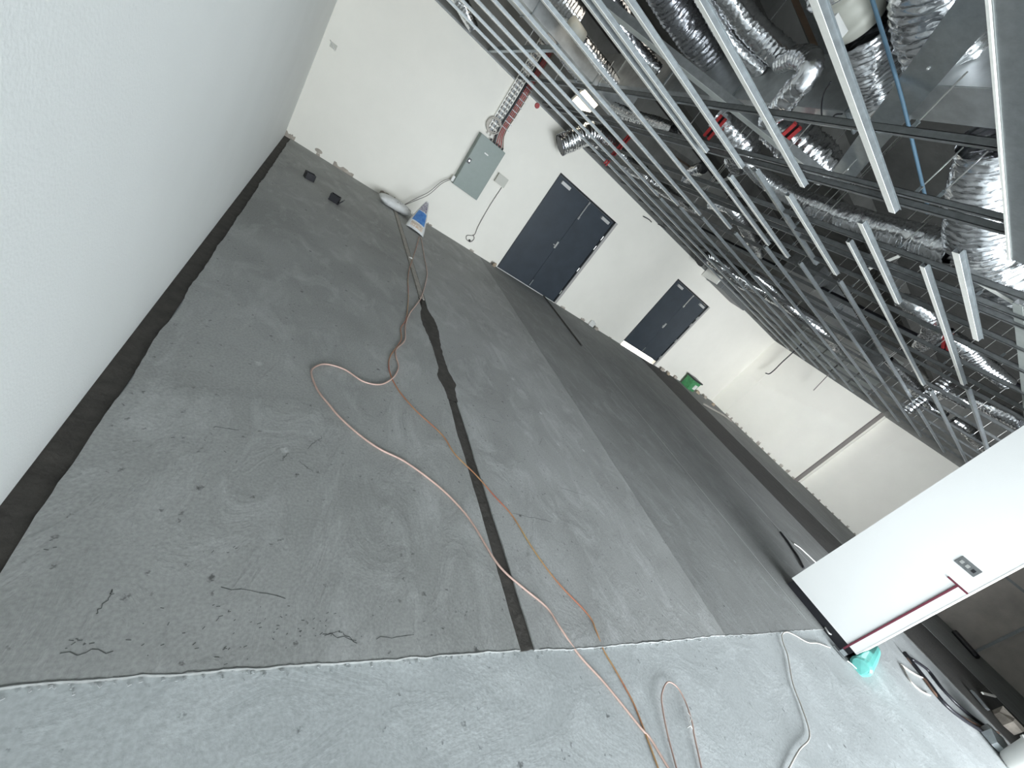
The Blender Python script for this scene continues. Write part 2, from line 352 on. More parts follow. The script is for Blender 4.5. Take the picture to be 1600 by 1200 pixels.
# front wall behind the camera with the glazed opening that lights the room
bm = bmesh.new()
box(bm, (XL, -4.6, -.02), (-.2, -4.4, ZS)); box(bm, (7.8, -4.6, -.02), (XE, -4.4, ZS)); box(bm, (-.2, -4.6, 2.75), (7.8, -4.4, ZS)); box(bm, (-.2, -4.6, -.02), (7.8, -4.4, .12))
tag(obj('wall_front', bm, 'wall'), 'wall behind the camera with a wide window opening', kind='structure')
tag(BX('wall_light_block', (7.95, -4.4, -.02), (8.07, -2.3, ZS), 'wall'), 'added partition out of view that blocks daylight from the corridor', kind='structure')  # unseen partition added to keep the window light off the corridor
# nib wall on the right
NX = 5.7
nib = BX('wall_nib', (NX, .237, .09), (NX+.38, 1.02, ZC), 'nibwhite'); tag(nib, 'white blade wall at right with a socket plate and raised foot', kind='structure')
BX('gap_shade_block', (NX+.02, .26, -.014), (NX+.34, 1.0, .09), 'black', nib)  # black block painted in as the shade of the gap under the wall
BX('edge_bead', (NX-.002, .233, .09), (NX+.03, .2372, ZC), 'nibwhite', nib)
tag(BX('ground_outside', (7, YB+.2, -.05), (12, 12, -.016), 'ground'), 'sunlit ground outside the far door', kind='structure')
# bare patches where the paint stops short of the floor
def patch(u0, u1, h, seed, wall=wb, x=None):
    r_ = random.Random(seed); n = 9; pts = []
    if x is None: a, b = u0, u1
    else: a, b = u0, u1
    low = [(a+(b-a)*i/n, -.015) for i in range(n+1)]
    high = [(a+(b-a)*i/n, max(.01, h*(.55+.9*r_.random()))) for i in range(n+1)][::-1]
    bm = bmesh.new()
    mk = (lambda s, z, d: (s, YB-d, z)) if x is None else (lambda s, z, d: (x-d, s, z))
    fr = [bm.verts.new(mk(s, z, .003)) for s, z in low+high]; bk = [bm.verts.new(mk(s, z, -.002)) for s, z in low+high]
    bm.faces.new(fr)
    for i in range(len(fr)):
        k = (i+1) % len(fr); bm.faces.new((fr[i], bk[i], bk[k], fr[k]))
    return obj('bare_plaster_patch', bm, 'plaster', wall)
for i, (a, b, h) in enumerate(((-.34,-.20,.06),(.13,.19,.035),(.40,.74,.05),(1.22,1.55,.08),(1.62,1.78,.05),(2.02,2.10,.03),(2.2,2.3,.025),(3.2,3.3,.04),(3.75,3.86,.05),(5.95,6.1,.04),(6.7,6.85,.05),(7.1,7.25,.06),(7.9,8.0,.02),(10.4,10.6,.06),(10.8,10.95,.06),(12.0,12.3,.06),(12.6,12.9,.05),(13.2,13.4,.05),(11.3,11.4,.04))): patch(a, b, h, i)
for i in range(13):
    y = 7.3-i*.235; patch(y, y-random.Random(i).uniform(.05, .14), random.Random(i+9).uniform(.03, .10), i+40, wr, XR)
for i in range(9):
    y = 4.2-i*.22; patch(y, y-.05, random.Random(i+9).uniform(.02, .05), i+80, wr, XR+.55)
for c, r_ in ((Py(497, 238, YB), .045),):
    bm = bmesh.new(); bmesh.ops.create_circle(bm, cap_ends=True, segments=14, radius=r_, matrix=Matrix.Translation((c.x, YB-.003, .07)) @ Matrix.Rotation(math.pi/2, 4, 'X') @ Matrix.Diagonal((1.3, .7, 1, 1)))
    obj('bare_plaster_patch', bm, 'plaster', wb)
# wall-top angle
tag(BX('trim_1', (XL, YB-.02, ZC-.012), (XE-1.6, YB, ZC+.012), 'galvdark'), 'steel shadow angle along the top of the back wall', kind='structure')
tag(BX('trim_2', (XR-.02, 4.4, ZC-.012), (XR, YB, ZC+.012), 'galvdark'), 'steel shadow angle along the top of the right wall', kind='structure')

# doors
def double_door(name, x0, x1, gap, label, handle_u):
    d = thing(name, label, None, ((x0+x1)/2, YB+.05, 0)); d['kind'] = 'structure'
    bm = bmesh.new(); t = .035; y0, y1 = YB-.012, YB+.12
    box(bm, (x0, y0, 0), (x0+t*.4, y1, DH)); box(bm, (x1-t, y0, 0), (x1, y1, DH)); box(bm, (x0, y0, DH-t), (x1, y1, DH))
    obj('door_frame', bm, 'doorframe', d)
    BX('jamb_lining', (x1, YB-.010, 0), (x1+.07, YB+.01, DH), 'jamb', d)
    xm = (x0+x1)/2 + .02
    for k, (a, b) in enumerate(((x0+t*.4+.004, xm-.003), (xm+.003, x1-t-.004))):
        lf = BX('door_leaf', (a, YB+.008, gap), (b, YB+.055, DH-t-.004), 'door', d, .002)
        if k == 0:
            BX('door_handle', (b-.05, YB-.03, 1.02), (b-.012, YB+.008, 1.18), 'steel', lf, .006)
            BX('handle_lever', (b-.12, YB-.05, 1.07), (b-.03, YB-.035, 1.09), 'steel', lf, .003)
            c0 = a+.10
        else:
            bm = bmesh.new(); box(bm, (a+.012, YB-.008, 1.78), (a+.035, YB+.008, DH-t-.01)); box(bm, (a+.006, YB-.018, 1.78), (a+.041, YB+.008, 1.84)); box(bm, (a+.006, YB-.015, 2.14), (a+.041, YB+.008, 2.19))
            obj('flush_bolt', bm, 'steel', lf)
            bm = bmesh.new(); box(bm, (a+.012, YB-.008, gap+.03), (a+.03, YB+.008, gap+.18)); obj('foot_bolt', bm, 'galv', lf)
            c0 = b-.36
            for hz in (.3, .95, 1.55, 1.8):
                bm = bmesh.new(); bmesh.ops.create_cone(bm, cap_ends=True, segments=10, radius1=.010, radius2=.010, depth=.10, matrix=Matrix.Translation((b+.004, YB-.012, hz))); obj('hinge', bm, 'steel', lf)
        cl = BX('door_closer', (c0, YB-.045, 2.09), (c0+.25, YB+.008, 2.15), 'closer', lf, .005)
    return d
d1 = double_door('door_1', *D1X, .012, 'near charcoal double door with silver closers and flush bolt', 0)
BX('threshold', (D1X[0], YB-.02, -.014), (D1X[1], YB+.14, .012), 'white', d1)
d2 = double_door('door_2', *D2X, .125, 'far charcoal double door with daylight glaring under it', 0)

# ================================================================== CEILING GRID
def channel_bm(x0, x1, y, z, w_=.040, h_=.030, t=.0025):
    """U section, web down; returns (face, sides)"""
    a = bmesh.new(); box(a, (x0, y-w_/2, z), (x1, y+w_/2, z+t))
    b = bmesh.new(); box(b, (x0, y-w_/2, z+t), (x1, y-w_/2+t, z+h_)); box(b, (x0, y+w_/2-t, z+t), (x1, y+w_/2, z+h_))
    box(b, (x0, y-w_/2-.010, z+h_-t), (x1, y-w_/2, z+h_)); box(b, (x0, y+w_/2, z+h_-t), (x1, y+w_/2+.010, z+h_))
    return a, b
G1 = 'ceiling channels hung in rows across the room'
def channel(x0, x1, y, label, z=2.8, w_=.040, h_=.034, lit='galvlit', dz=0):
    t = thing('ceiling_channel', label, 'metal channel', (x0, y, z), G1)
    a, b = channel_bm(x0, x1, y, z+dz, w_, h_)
    obj('channel_face', a, lit, t); obj('channel_flange', b, 'galv', t)  # face takes the paler lit copy of the steel, flanges the plain one
    return t
ordn = ['nearest', 'second', 'third', 'fourth', 'fifth', 'sixth', 'seventh', 'eighth', 'ninth', 'tenth', 'eleventh']
rowsA = [(7.37, 13.7, .026), (6.78, 13.7, .030), (6.22, 4.79, .040), (5.66, 4.80, .040), (5.10, 4.78, .040), (4.44, 4.76, .040)]
for i, (y, xe, w_) in enumerate(rowsA):
    channel(XL+.01, xe, y, 'steel ceiling channel, %s one counted out from the back wall' % ['first', 'second', 'third', 'fourth', 'fifth', 'sixth'][i], w_=w_)
channel(XL+.01, 4.72, 3.74, 'far one of the close pair of pale ceiling channels')
channel(XL+.01, 2.90, 3.60, 'near one of the close pair of pale ceiling channels, cut short')
channel(XL+.01, 3.00, 3.19, 'pale ceiling channel next in front of the close pair')
channel(XL+.01, 3.01, 2.53, 'third pale ceiling channel from the right edge of the frame, ending at the rail')
channel(XL+.01, 3.00, 1.83, 'pale ceiling channel next to the wide steel track at right')
channel(3.24, 4.85, 3.50, 'short second-bay channel, farthest of the pale ones starting free')
channel(3.05, 4.75, 3.09, 'dull channel in the second bay behind the pale short ones', lit='galv', dz=.03)
channel(3.24, 4.68, 2.785, 'short second-bay channel between two hanger rods')
channel(3.30, 4.69, 2.135, 'short second-bay channel in front of the long foil duct')
channel(3.27, 4.71, 1.49, 'short second-bay channel nearest the camera with open cut end')
channel(3.66, 6.4, 1.75, 'long narrow channel behind the nearest short one', w_=.034)
channel(3.72, 7.6, 2.36, 'narrow channel running past the nib wall top', w_=.030)
for i, y in enumerate((6.22, 5.66, 5.11, 4.41, 3.87, 3.33, 2.81, 2.28, 1.72)):
    channel(4.86 if y > 2.5 else (7.7 if y > 2 else 6.5), 13.5, y, 'dull ceiling channel in the far bay, %s from the back wall' % ordn[i+2].replace('nearest', 'first'), w_=.030, lit='galv')
# wide track at the right edge of the frame
xq = P(1583, 405, 2.8).x
t = thing('steel_track', 'wide dark steel wall track hanging close above the camera', 'metal channel', (.6, 1.1, 2.8))
bm = bmesh.new()
prof = [(1.205, 2.86), (1.205, 2.80), (1.19, 2.795), (1.10, 2.792), (1.02, 2.800), (.96, 2.80), (.96, 2.86), (.965, 2.86), (.965, 2.806), (1.02, 2.806), (1.10, 2.798), (1.19, 2.801), (1.20, 2.806), (1.20, 2.86)]
e0 = [bm.verts.new((-.3, a, b)) for a, b in prof]; e1 = [bm.verts.new((xq, a, b)) for a, b in prof]
for i in range(len(prof)): k = (i+1) % len(prof); bm.faces.new((e0[i], e0[k], e1[k], e1[i]))
bm.faces.new(e0); bm.faces.new(e1[::-1]); obj('track_body', bm, 'galv', t)
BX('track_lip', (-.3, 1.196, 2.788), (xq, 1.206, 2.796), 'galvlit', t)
# carrier rails (run away from the camera) with rods
G2 = 'carrier rails hung above the channels'
def carrier(x, y0, y1, label, rods=(), z=2.838, w_=.022, h_=.040, m='galvdark'):
    t = thing('carrier_rail', label, 'metal rail', (x, y0, z), G2)
    bm = bmesh.new(); box(bm, (x-w_/2, y0, z), (x-w_/2+.003, y1, z+h_)); box(bm, (x-w_/2, y0, z), (x+w_/2, y1, z+.003)); box(bm, (x-w_/2, y0, z+h_-.003), (x+w_/2, y1, z+h_))
    obj('rail_body', bm, m, t)
    for ry in rods:
        top = ZS-.001
        for (a0, a1, b0, b1, c0) in ((1.95, 2.55, 2.1, 7.2, 3.16), (1.5, 2.9, 1.2, 2.1, 3.16), (7.3, 12.8, 4.6, 5.2, 3.29), (1.25, 3.3, 6.05, 6.5, 3.11)):
            if a0 < x < a1 and b0 < ry < b1: top = min(top, c0)
        bm = bmesh.new(); tube(bm, [Vector((x, ry, z+.01)), Vector((x, ry, top))], .004, 6); r_ = obj('hanger_rod', bm, 'steel', t)
        bm = bmesh.new(); box(bm, (x-.004, ry-.010, z+.03), (x+.004, ry+.010, z+.075)); box(bm, (x-.010, ry-.008, z+.07), (x+.010, ry+.008, z+.078)); obj('suspension_clip', bm, 'galv', r_)
carrier(1.70, 5.2, YB-.02, 'stout pale rail meeting the back wall above the cable ladder', (6.4,), z=2.835, w_=.05, h_=.05, m='galv')
carrier(2.27, .4, 7.9, 'carrier rail over the first bay, first from the left wall', (.9, 1.65, 3.9, 5.1, 6.4))
carrier(2.84, .4, 7.9, 'carrier rail with two close hanger rods at the cut channel ends', (1.6, 1.72, 2.75, 4.0), h_=.034)
carrier(2.96, .4, 7.9, 'carrier rail right under the pale channel ends, paired with another', (1.25, 2.3, 3.35, 3.45), w_=.03)
carrier(3.70, .4, 7.9, 'thin rail crossing the short second-bay channels, lower of two', (2.0, 2.7, 2.78, 4.2))
carrier(4.02, .4, 7.9, 'rail crossing behind the ends of the short channels', (1.5, 3.1, 4.5))
carrier(4.17, .4, 7.9, 'bright rail crossing behind the nearest short channel', (1.62, 1.70, 3.6), w_=.03)
carrier(4.62, .4, 7.9, 'rail under the free ends of the second-bay channels', (1.0, 2.2, 3.4, 5.2))
carrier(5.12, .4, 7.9, 'first rail beyond the second-bay channel ends', (1.4, 2.8, 4.2))
for i, x in enumerate((5.75, 6.3, 6.72, 7.6, 8.6, 9.7, 10.8, 11.9, 13.0)):
    carrier(x, 1.1, 7.9, 'far-bay carrier rail, %s beyond the nib wall line' % ['first', 'second', 'third', 'fourth', 'fifth', 'sixth', 'seventh', 'eighth', 'last'][i], (2.0, 3.3, 4.6, 5.9))
# straps and braces
def strap(name, p, q, w_, h_, m, label, roll=0, side=None):
    t = thing(name, label, 'metal strap', p); bm = bmesh.new(); bar(bm, p, q, w_, .004, roll); obj('strap_face', bm, m, t)
    if side:
        d = (q-p).normalized(); s, n = frame_of(q-p); off = s*side*w_/2
        bm = bmesh.new(); bar(bm, p+off+n*h_/2, q+off+n*h_/2, .004, h_, roll); obj('strap_flange', bm, 'galvdark', t)
    return t
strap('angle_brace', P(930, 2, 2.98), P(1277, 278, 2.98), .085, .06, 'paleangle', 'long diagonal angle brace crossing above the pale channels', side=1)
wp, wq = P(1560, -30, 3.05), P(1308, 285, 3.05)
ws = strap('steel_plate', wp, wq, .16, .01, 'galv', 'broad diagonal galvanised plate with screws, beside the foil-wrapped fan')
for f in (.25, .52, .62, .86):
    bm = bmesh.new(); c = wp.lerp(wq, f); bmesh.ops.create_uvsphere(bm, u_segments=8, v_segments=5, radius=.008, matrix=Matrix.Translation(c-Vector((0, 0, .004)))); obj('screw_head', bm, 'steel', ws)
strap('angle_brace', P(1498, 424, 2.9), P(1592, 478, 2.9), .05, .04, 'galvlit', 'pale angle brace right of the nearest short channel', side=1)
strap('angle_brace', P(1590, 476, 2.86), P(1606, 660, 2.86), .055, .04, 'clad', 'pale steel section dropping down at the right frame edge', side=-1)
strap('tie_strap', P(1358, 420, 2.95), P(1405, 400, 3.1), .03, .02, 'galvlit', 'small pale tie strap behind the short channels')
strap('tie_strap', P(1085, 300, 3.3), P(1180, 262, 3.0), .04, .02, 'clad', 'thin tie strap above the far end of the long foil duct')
strap('timber_batten', P(1040, 235, 3.2), P(1080, 262, 3.2), .09, .06, 'timber', 'brown timber batten lying in the void', side=1)
strap('timber_batten', P(1238, -10, 3.6), P(1290, 110, 3.6), .06, .05, 'timber', 'dark brown timber bearer beside the fan', side=1)
# ================================================================== DUCTS
def foil(name, pts, rpx, label, m='foil', pitch=.045, crink=.055, mouth=None, seg=40, ribs=.06):
    """wrinkled aluminium flex: every few centimetres a wire rib, foil crumpled between"""
    rp = rpx if isinstance(rpx, (list, tuple)) else [rpx]*len(pts)
    rr = [r*pxm(p) for r, p in zip(rp, pts)]
    raw = spline(pts, 10); path = resample(raw, .0095); N = len(path)
    def rad_at(i):
        f = i/(N-1)*(len(rr)-1); a = min(int(f), len(rr)-2); return rr[a]+(rr[a+1]-rr[a])*(f-a)
    sd = random.random()*100; rn = random.Random(int(sd*10))
    cell = {}
    def rad(i, j):
        R0 = rad_at(i); ph = (i*.0095/pitch) % 1
        rib = ribs*(1-abs(2*ph-1))*-1
        a = 2*math.pi*j/seg
        w1 = noise.noise(Vector((math.cos(a)*1.4, math.sin(a)*1.4, i*.045+sd)))*.09
        tw = i*.55 + 1.6*noise.noise(Vector((math.cos(a)*2, math.sin(a)*2, i*.03+sd)))
        w2 = (.5-abs(noise.noise(Vector((math.cos(a)*2.1, math.sin(a)*2.1, tw+sd)))))*crink*2.6
        w3 = noise.noise(Vector((math.cos(a)*6, math.sin(a)*6, i*.8+sd)))*crink*1.25
        return R0*(1+rib+w1+w2+w3)
    bm = bmesh.new(); tube(bm, path, rad, seg, cap=False)
    t = thing(name, label, 'duct', path[0]); o = obj('duct_sleeve', bm, m, t, True)
    if mouth:
        e = path[0]; d = (path[0]-path[1]).normalized(); bm = bmesh.new()
        tube(bm, [e-d*.005, e+d*.01], rr[0]*.93, 20); obj('duct_mouth', bm, 'black', t)
        bm = bmesh.new(); tube(bm, [e-d*.03, e+d*.012], rr[0]*1.03, 24, cap=False); obj('end_collar', bm, 'foil2', t)
    return t
def PP(pts, z): return [P(u, v, z if not isinstance(z, (list, tuple)) else z[i]) for i, (u, v) in enumerate(pts)]
def PY(pts, y): return [Py(u, v, y if not isinstance(y, (list, tuple)) else y[i]) for i, (u, v) in enumerate(pts)]
foil('foil_duct', PP([(1112,-45),(1150,10),(1195,62),(1242,102)], 3.5), 18, 'long foil duct high in the void, right one of a parallel pair')
foil('foil_duct', PP([(1085,-35),(1120,30),(1152,75),(1192,112)], 3.42), 13, 'foil duct left of its parallel twin, bright along its left flank')
foil('foil_duct', PP([(1025,-40),(1060,18),(1100,72),(1128,112),(1145,140)], [3.5]*4+[3.45]), [25,25,24,20,12], 'thick dull foil duct tapering away above the diagonal brace', m='foil2')
foil('foil_duct', PP([(1222,100),(1248,88),(1266,98),(1262,118),(1236,148),(1200,188)], [3.4,3.32,3.2,3.12,3.06,3.02]), [13,15,17,18,18,15], 'short ribbed foil elbow dropping onto the sheet metal duct', pitch=.075, ribs=.14, crink=.05)
foil('foil_duct', PP([(1346,40),(1360,100),(1378,168)], 3.3), [38,36,32], 'bright foil duct hanging from the cream inline fan', pitch=.03)
foil('foil_duct', PP([(1290,-70),(1308,-20)], 3.3), 36, 'foil duct entering the cream inline fan from above')
foil('foil_duct', PP([(1468,-70),(1470,10),(1498,80),(1550,128)], 3.4), [56,56,54,46], 'huge foil duct bending down behind the broad steel plate', pitch=.05)
foil('foil_duct', PP([(1552,215),(1540,300),(1545,390),(1600,452),(1660,500)], [3.25,3.2,3.15,3.1,3.1]), [38,43,44,40,36], 'large bright foil duct beside the wide track at right', pitch=.05)
foil('foil_duct', PP([(1152,238),(1190,275),(1240,306),(1320,338),(1400,362),(1495,390)], 3.05), [9,12,14,17,19,23], 'long straight foil duct running under the rails through the middle', pitch=.03)
foil('foil_duct', PP([(1118,182),(1142,202),(1160,226),(1158,252)], 3.12), [14,20,24,20], 'foil elbow with radiating folds left of the red channel', pitch=.05, crink=.09)
foil('foil_duct', PP([(1200,200),(1238,218),(1272,244),(1300,270)], 3.18), [16,27,28,20], 'foil duct with radiating folds right of the red channel', pitch=.05, crink=.09)
foil('foil_duct', PY([(876,227),(900,216),(925,208),(950,222),(975,246),(1005,272),(1045,302),(1085,330)], [7.66,7.64,7.62,7.68,7.72,7.75,7.78,7.8]), [15,16,16,14,11,9,7,6], 'foil duct with open mouth sagging in front of the back wall', mouth=True)
foil('foil_duct', PY([(1094,405),(1108,400),(1125,412),(1160,437),(1200,458),(1245,486),(1300,525)], [7.55,7.55,7.5,7.2,6.7,6.1,5.4]), [11,13,13,11,9,8,7], 'foil duct with open mouth over the grey grille box by the far door', mouth=True)
foil('foil_duct', PP([(1112,320),(1140,325),(1162,350),(1180,385),(1186,400)], 3.12), [7,8,9,9,6], 'small foil duct hooking down between rails above the first far rows')
foil('foil_duct', PP([(1178,428),(1205,450),(1232,476),(1262,500),(1290,522),(1312,548)], 3.08), [5,6,8,9,8,7], 'thin foil duct snaking along the far bay near the back wall')
foil('foil_duct', PP([(1408,468),(1432,478),(1455,500),(1456,522),(1440,540)], 3.15), [10,13,14,13,10], 'curling foil elbow behind the nearest short channel')
foil('foil_duct', PP([(1478,520),(1505,540),(1540,572),(1575,600)], 3.25), [10,12,12,10], 'foil duct beside the black pipe above the nib wall')
foil('foil_duct', PP([(1388,562),(1408,582),(1430,606),(1452,634),(1478,650)], 3.12), [6,8,8,7,6], 'slim foil duct sloping behind the short hanging foil pipe')
foil('foil_duct', PP([(1490,655),(1508,668),(1528,690),(1545,705)], 3.12), [7,9,8,6], 'slim foil duct just above the top of the nib wall')
foil('foil_duct', PP([(1465,618),(1478,612),(1500,622),(1515,632)], 3.2), [8,10,11,9], 'short foil elbow right of the hanging foil pipe')
foil('foil_duct', PP([(1525,628),(1555,640),(1600,662)], 3.2), [9,11,12], 'foil duct at the frame edge above the nib wall')
foil('foil_duct', PY([(706,-30),(716,-5),(728,18),(740,44)][::-1], 7.7), [8,11,12,12], 'dark-mouthed foil duct at the top left of the void', mouth=True)
foil('foil_duct', PP([(798,-30),(822,0),(838,22),(852,34)], 3.3), [14,15,14,9], 'crumpled foil duct above the first bright channels')
foil('foil_duct', PP([(846,35),(868,66),(892,98),(912,122),(928,140)], 3.2), [8,9,10,9,7], 'dark ribbed foil duct left of the lamp', m='foil2')
foil('foil_duct', PP([(850,-40),(880,0),(905,30)], 3.35), [18,19,14], 'crumpled foil duct at the top edge near the blue-grey duct')
foil('foil_duct', PP([(906,58),(925,82),(945,108),(962,130)], 3.15), [9,9,10,8], 'foil duct running from the white collar beside the dark ribbed one')
foil('foil_duct', PP([(930,-40),(950,-5),(975,30)], 3.35), [16,16,12], 'foil duct behind the head of the diagonal brace')
foil('foil_duct', PP([(966,38),(988,68),(1008,92),(1030,110)], 3.25), [8,12,12,8], 'bright foil duct just under the diagonal brace')
foil('foil_duct', PP([(958,170),(985,184),(1012,193),(1052,206)], 3.02), [9,11,12,10], 'foil duct lying across the middle of the first bay')
foil('foil_duct', PP([(1072,288),(1080,272),(1098,262)], 3.1), [8,10,9], 'small foil elbow near the ends of the paired channels')
# vertical foil pipe
b0 = P(1484, 592, 3.35)
def zat(x, y, u):
    lo, hi = 1.6, 4.2
    for _ in range(40):
        m_ = (lo+hi)/2; c = R.transposed() @ (Vector((x, y, m_))-CP); uu = 800+F0*c.x/-c.z
        if uu < u: lo = m_
        else: hi = m_
    return m_
zb = zat(b0.x, b0.y, 1417)
foil('foil_duct', [Vector((b0.x, b0.y, zb)), Vector((b0.x, b0.y, (zb+3.35)/2)), b0], [6.5,7,7], 'short straight foil pipe hanging upright above the right wall', pitch=.06, ribs=.12)
# cream inline fan
fa, fb = P(1310, -26, 3.3), P(1343, 38, 3.3); ax = (fb-fa); rf = 39*pxm(fa)
t = thing('inline_fan', 'cream plastic inline duct fan with black cable plugged in', 'fan', fa)
bm = bmesh.new(); prof = [(0,.86),(.06,.92),(.12,.92),(.14,1.0),(.30,1.02),(.32,.98),(.66,.98),(.68,1.03),(.84,1.0),(.87,.9),(1,.88)]
tube(bm, [fa+ax*k for k, _ in prof], [rf*r_ for _, r_ in prof], 36); obj('fan_body', bm, 'cream', t, True)
bxp = P(1302, 44, 3.10); bm = bmesh.new(); bar(bm, bxp-ax*.22, bxp+ax*.22, .075, .05); obj('terminal_box', bm, 'white', t)
wire('fan_cable', PP([(1301,44),(1308,48),(1306,66),(1303,80)], 3.06), .009, 'black', t)
tag(wire('black_lead', PP([(1298,128),(1286,150),(1284,180),(1292,194),(1304,180),(1316,178)], 3.15), .005, 'black'), 'thin black lead looping down from the void beside the sheet metal duct', 'cable')
t = thing('duct_spigot', 'small white duct collar among the foil at the top', 'duct collar', P(900, 48, 3.15)); bm = bmesh.new()
tube(bm, PP([(892,36),(908,60)], 3.15), 11*pxm(P(900,48,3.15)), 20); obj('collar_body', bm, 'cream', t, True)
bm = bmesh.new(); tube(bm, PP([(907,58),(911,64)], 3.15), 9*pxm(P(900,48,3.15)), 20); obj('collar_clamp', bm, 'black', t)
t = thing('duct_joint', 'white damper joint with black clamp at the foot of the fan duct', 'duct collar', P(1360, 185, 3.15)); bm = bmesh.new()
tube(bm, PP([(1352,190),(1366,182)], 3.15), 8*pxm(P(1360,185,3.15)), 16); obj('joint_body', bm, 'white', t, True)
bm = bmesh.new(); tube(bm, PP([(1347,193),(1353,189)], 3.15), 8.5*pxm(P(1360,185,3.15)), 16); obj('joint_clamp', bm, 'black', t)
# sheet-metal ducts
def rigid(x0, x1, y0, y1, z0, z1, label, m='duct', along='y', step=1.1):
    t = thing('sheet_metal_duct', label, 'duct', ((x0+x1)/2, y0, z0)); BX('duct_casing', (x0, y0, z0), (x1, y1, z1), m, t, .004)
    k = (y0 if along == 'y' else x0)+.25; end = y1 if along == 'y' else x1
    while k < end:
        bm = bmesh.new(); e = .014
        if along == 'y':
            box(bm, (x0-e, k, z0-e), (x1+e, k+.012, z0)); box(bm, (x0-e, k, z0), (x0, k+.012, z1)); box(bm, (x1, k, z0), (x1+e, k+.012, z1))
        else:
            box(bm, (k, y0-e, z0-e), (k+.012, y1+e, z0)); box(bm, (k, y0-e, z0), (k+.012, y0, z1)); box(bm, (k, y1, z0), (k+.012, y1+e, z1))
        obj('duct_flange', bm, 'galv', t); k += step
    return t
xa, xb = P(1250, 192, 3.17).x, P(1250, 166, 3.17).x
rigid(xb, xa, 2.15, 7.2, 3.17, 3.55, 'long galvanised duct above the rails behind the foil elbow')
xa2, xb2 = P(1425, 187, 3.17).x, P(1472, 134, 3.17).x
rigid(xb2, xa2, 1.25, 2.05, 3.17, 3.6, 'wide galvanised plenum behind the broad steel plate', step=.5)
rigid(1.25, 3.3, 6.05, 6.5, 3.12, 3.42, 'blue-grey sheet duct over the cable ladder', along='x')
rigid(7.3, 12.8, 4.6, 5.2, 3.3, 3.6, 'dark rectangular duct crossing the far bay', along='x', m='galvdark')
t = rigid(8.98, 10.62, 7.45, 7.99, 2.69, 2.93, 'grey grille box fixed to the wall over the far double door', along='x', m='galvdark', step=3)
BX('grille_edge', (8.96, 7.43, 2.68), (8.99, 8.0, 2.95), 'galvlit', t)
tag(wire('black_pipe', [Vector((P(1590,605,3.35).x, .5, 3.35)), Vector((P(1590,605,3.35).x, 7.9, 3.35))], .05, 'black'), 'thick black pipe high in the far void', 'pipe')
# soffit beams
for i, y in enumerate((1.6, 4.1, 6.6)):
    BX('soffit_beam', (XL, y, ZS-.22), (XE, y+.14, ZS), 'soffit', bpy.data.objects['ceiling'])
# red channels
def redch(p, q, label):
    t = thing('red_channel', label, 'metal bracket', p); s, n = frame_of(Vector(q)-Vector(p))
    for k in (-1, 1):
        bm = bmesh.new(); bar(bm, Vector(p)+s*k*.026, Vector(q)+s*k*.026, .028, .03); obj('channel_side', bm, 'red', t)
    bm = bmesh.new(); bar(bm, Vector(p)+n*.012, Vector(q)+n*.012, .03, .004); obj('channel_back', bm, 'black', t)
redch(Py(945, 257, 7.35), Py(984, 212, 7.35), 'short red steel channel hanging in front of the back wall beside the mouthed duct')
redch(P(1104, 214, 2.93), P(1130, 184, 3.06), 'red steel channel left of the folded foil elbow')
redch(P(1222, 218, 3.03), P(1247, 196, 3.12), 'red steel channel by the folded foil duct in the middle')
redch(P(1478, 545, 3.0), P(1482, 520, 3.1), 'dark red bracket by the end of the nearest short channel')
# lamp in the void
c0, c1, c3 = Py(915, 182, 7.72), Py(935, 163, 7.72), Py(893, 157, 7.72)
t = thing('work_lamp', 'glowing gridded lamp high behind the ceiling channels', 'lamp', c0)
ux = (c3-c0); uv = (c1-c0); nn = ux.cross(uv).normalized()
if nn.y > 0: nn = -nn
for i in range(4):
    for j in range(2):
        bm = bmesh.new(); q = [c0+ux*((i+a*.88)/4)+uv*((j+b*.90)/2) for a, b in ((0,0),(1,0),(1,1),(0,1))]
        f = [bm.verts.new(p+nn*.01) for p in q]; g = [bm.verts.new(p-nn*.01) for p in q]; bm.faces.new(f); bm.faces.new(g[::-1])
        for k in range(4): bm.faces.new((f[k], g[k], g[(k+1)%4], f[(k+1)%4]))
        obj('lamp_cell', bm, 'lamp', t)
bm = bmesh.new(); q = [c0+ux*a+uv*b-nn*.03 for a, b in ((-.05,-.06),(1.05,-.06),(1.05,1.06),(-.05,1.06))]; g = [p-nn*.05 for p in q]
f = [bm.verts.new(p) for p in q]; g = [bm.verts.new(p) for p in g]; bm.faces.new(f); bm.faces.new(g[::-1])
for k in range(4): bm.faces.new((f[k], g[k], g[(k+1)%4], f[(k+1)%4]))
obj('lamp_housing', bm, 'galvdark', t)
# cords in the void
tag(wire('blue_cord', [P(1360,-10,3.2), P(1385,72,3.1), P(1408,150,3.02), P(1430,240,2.95), P(1450,326,2.89)], .0085, 'bluewire'), 'blue cord hanging across the void and tied to a rail', 'cord')
tag(wire('cord_tie', [P(1443,329,2.87), P(1450,333,2.86), P(1456,328,2.87), P(1452,322,2.88)], .007, 'bluewire'), 'small knot of blue cord on the rail', 'cord')
tag(wire('twine', [P(1235,-20,3.4), P(1300,60,3.3) , P(1428,138,3.2)], .003, 'whitewire') if False else wire('loose_cable', PP([(1362,182),(1385,160),(1410,142),(1424,132)], 3.12), .008, 'whitewire'), 'pale loose cable curving from the damper joint behind the blue cord', 'cable')
tag(wire('hanging_wire', [Px(u_, v_, 13.5) for u_, v_ in ((1256,533),(1245,545),(1222,566),(1210,578),(1202,584),(1196,583))], .018, 'black'), 'black loose wire dangling below the ceiling edge at the far corner', 'cable')
tag(wire('hanging_wire', [Px(1296,584,13.3), Px(1271,610,13.3)], .012, 'greywire'), 'short straight wire end hanging at the right wall top', 'cable')
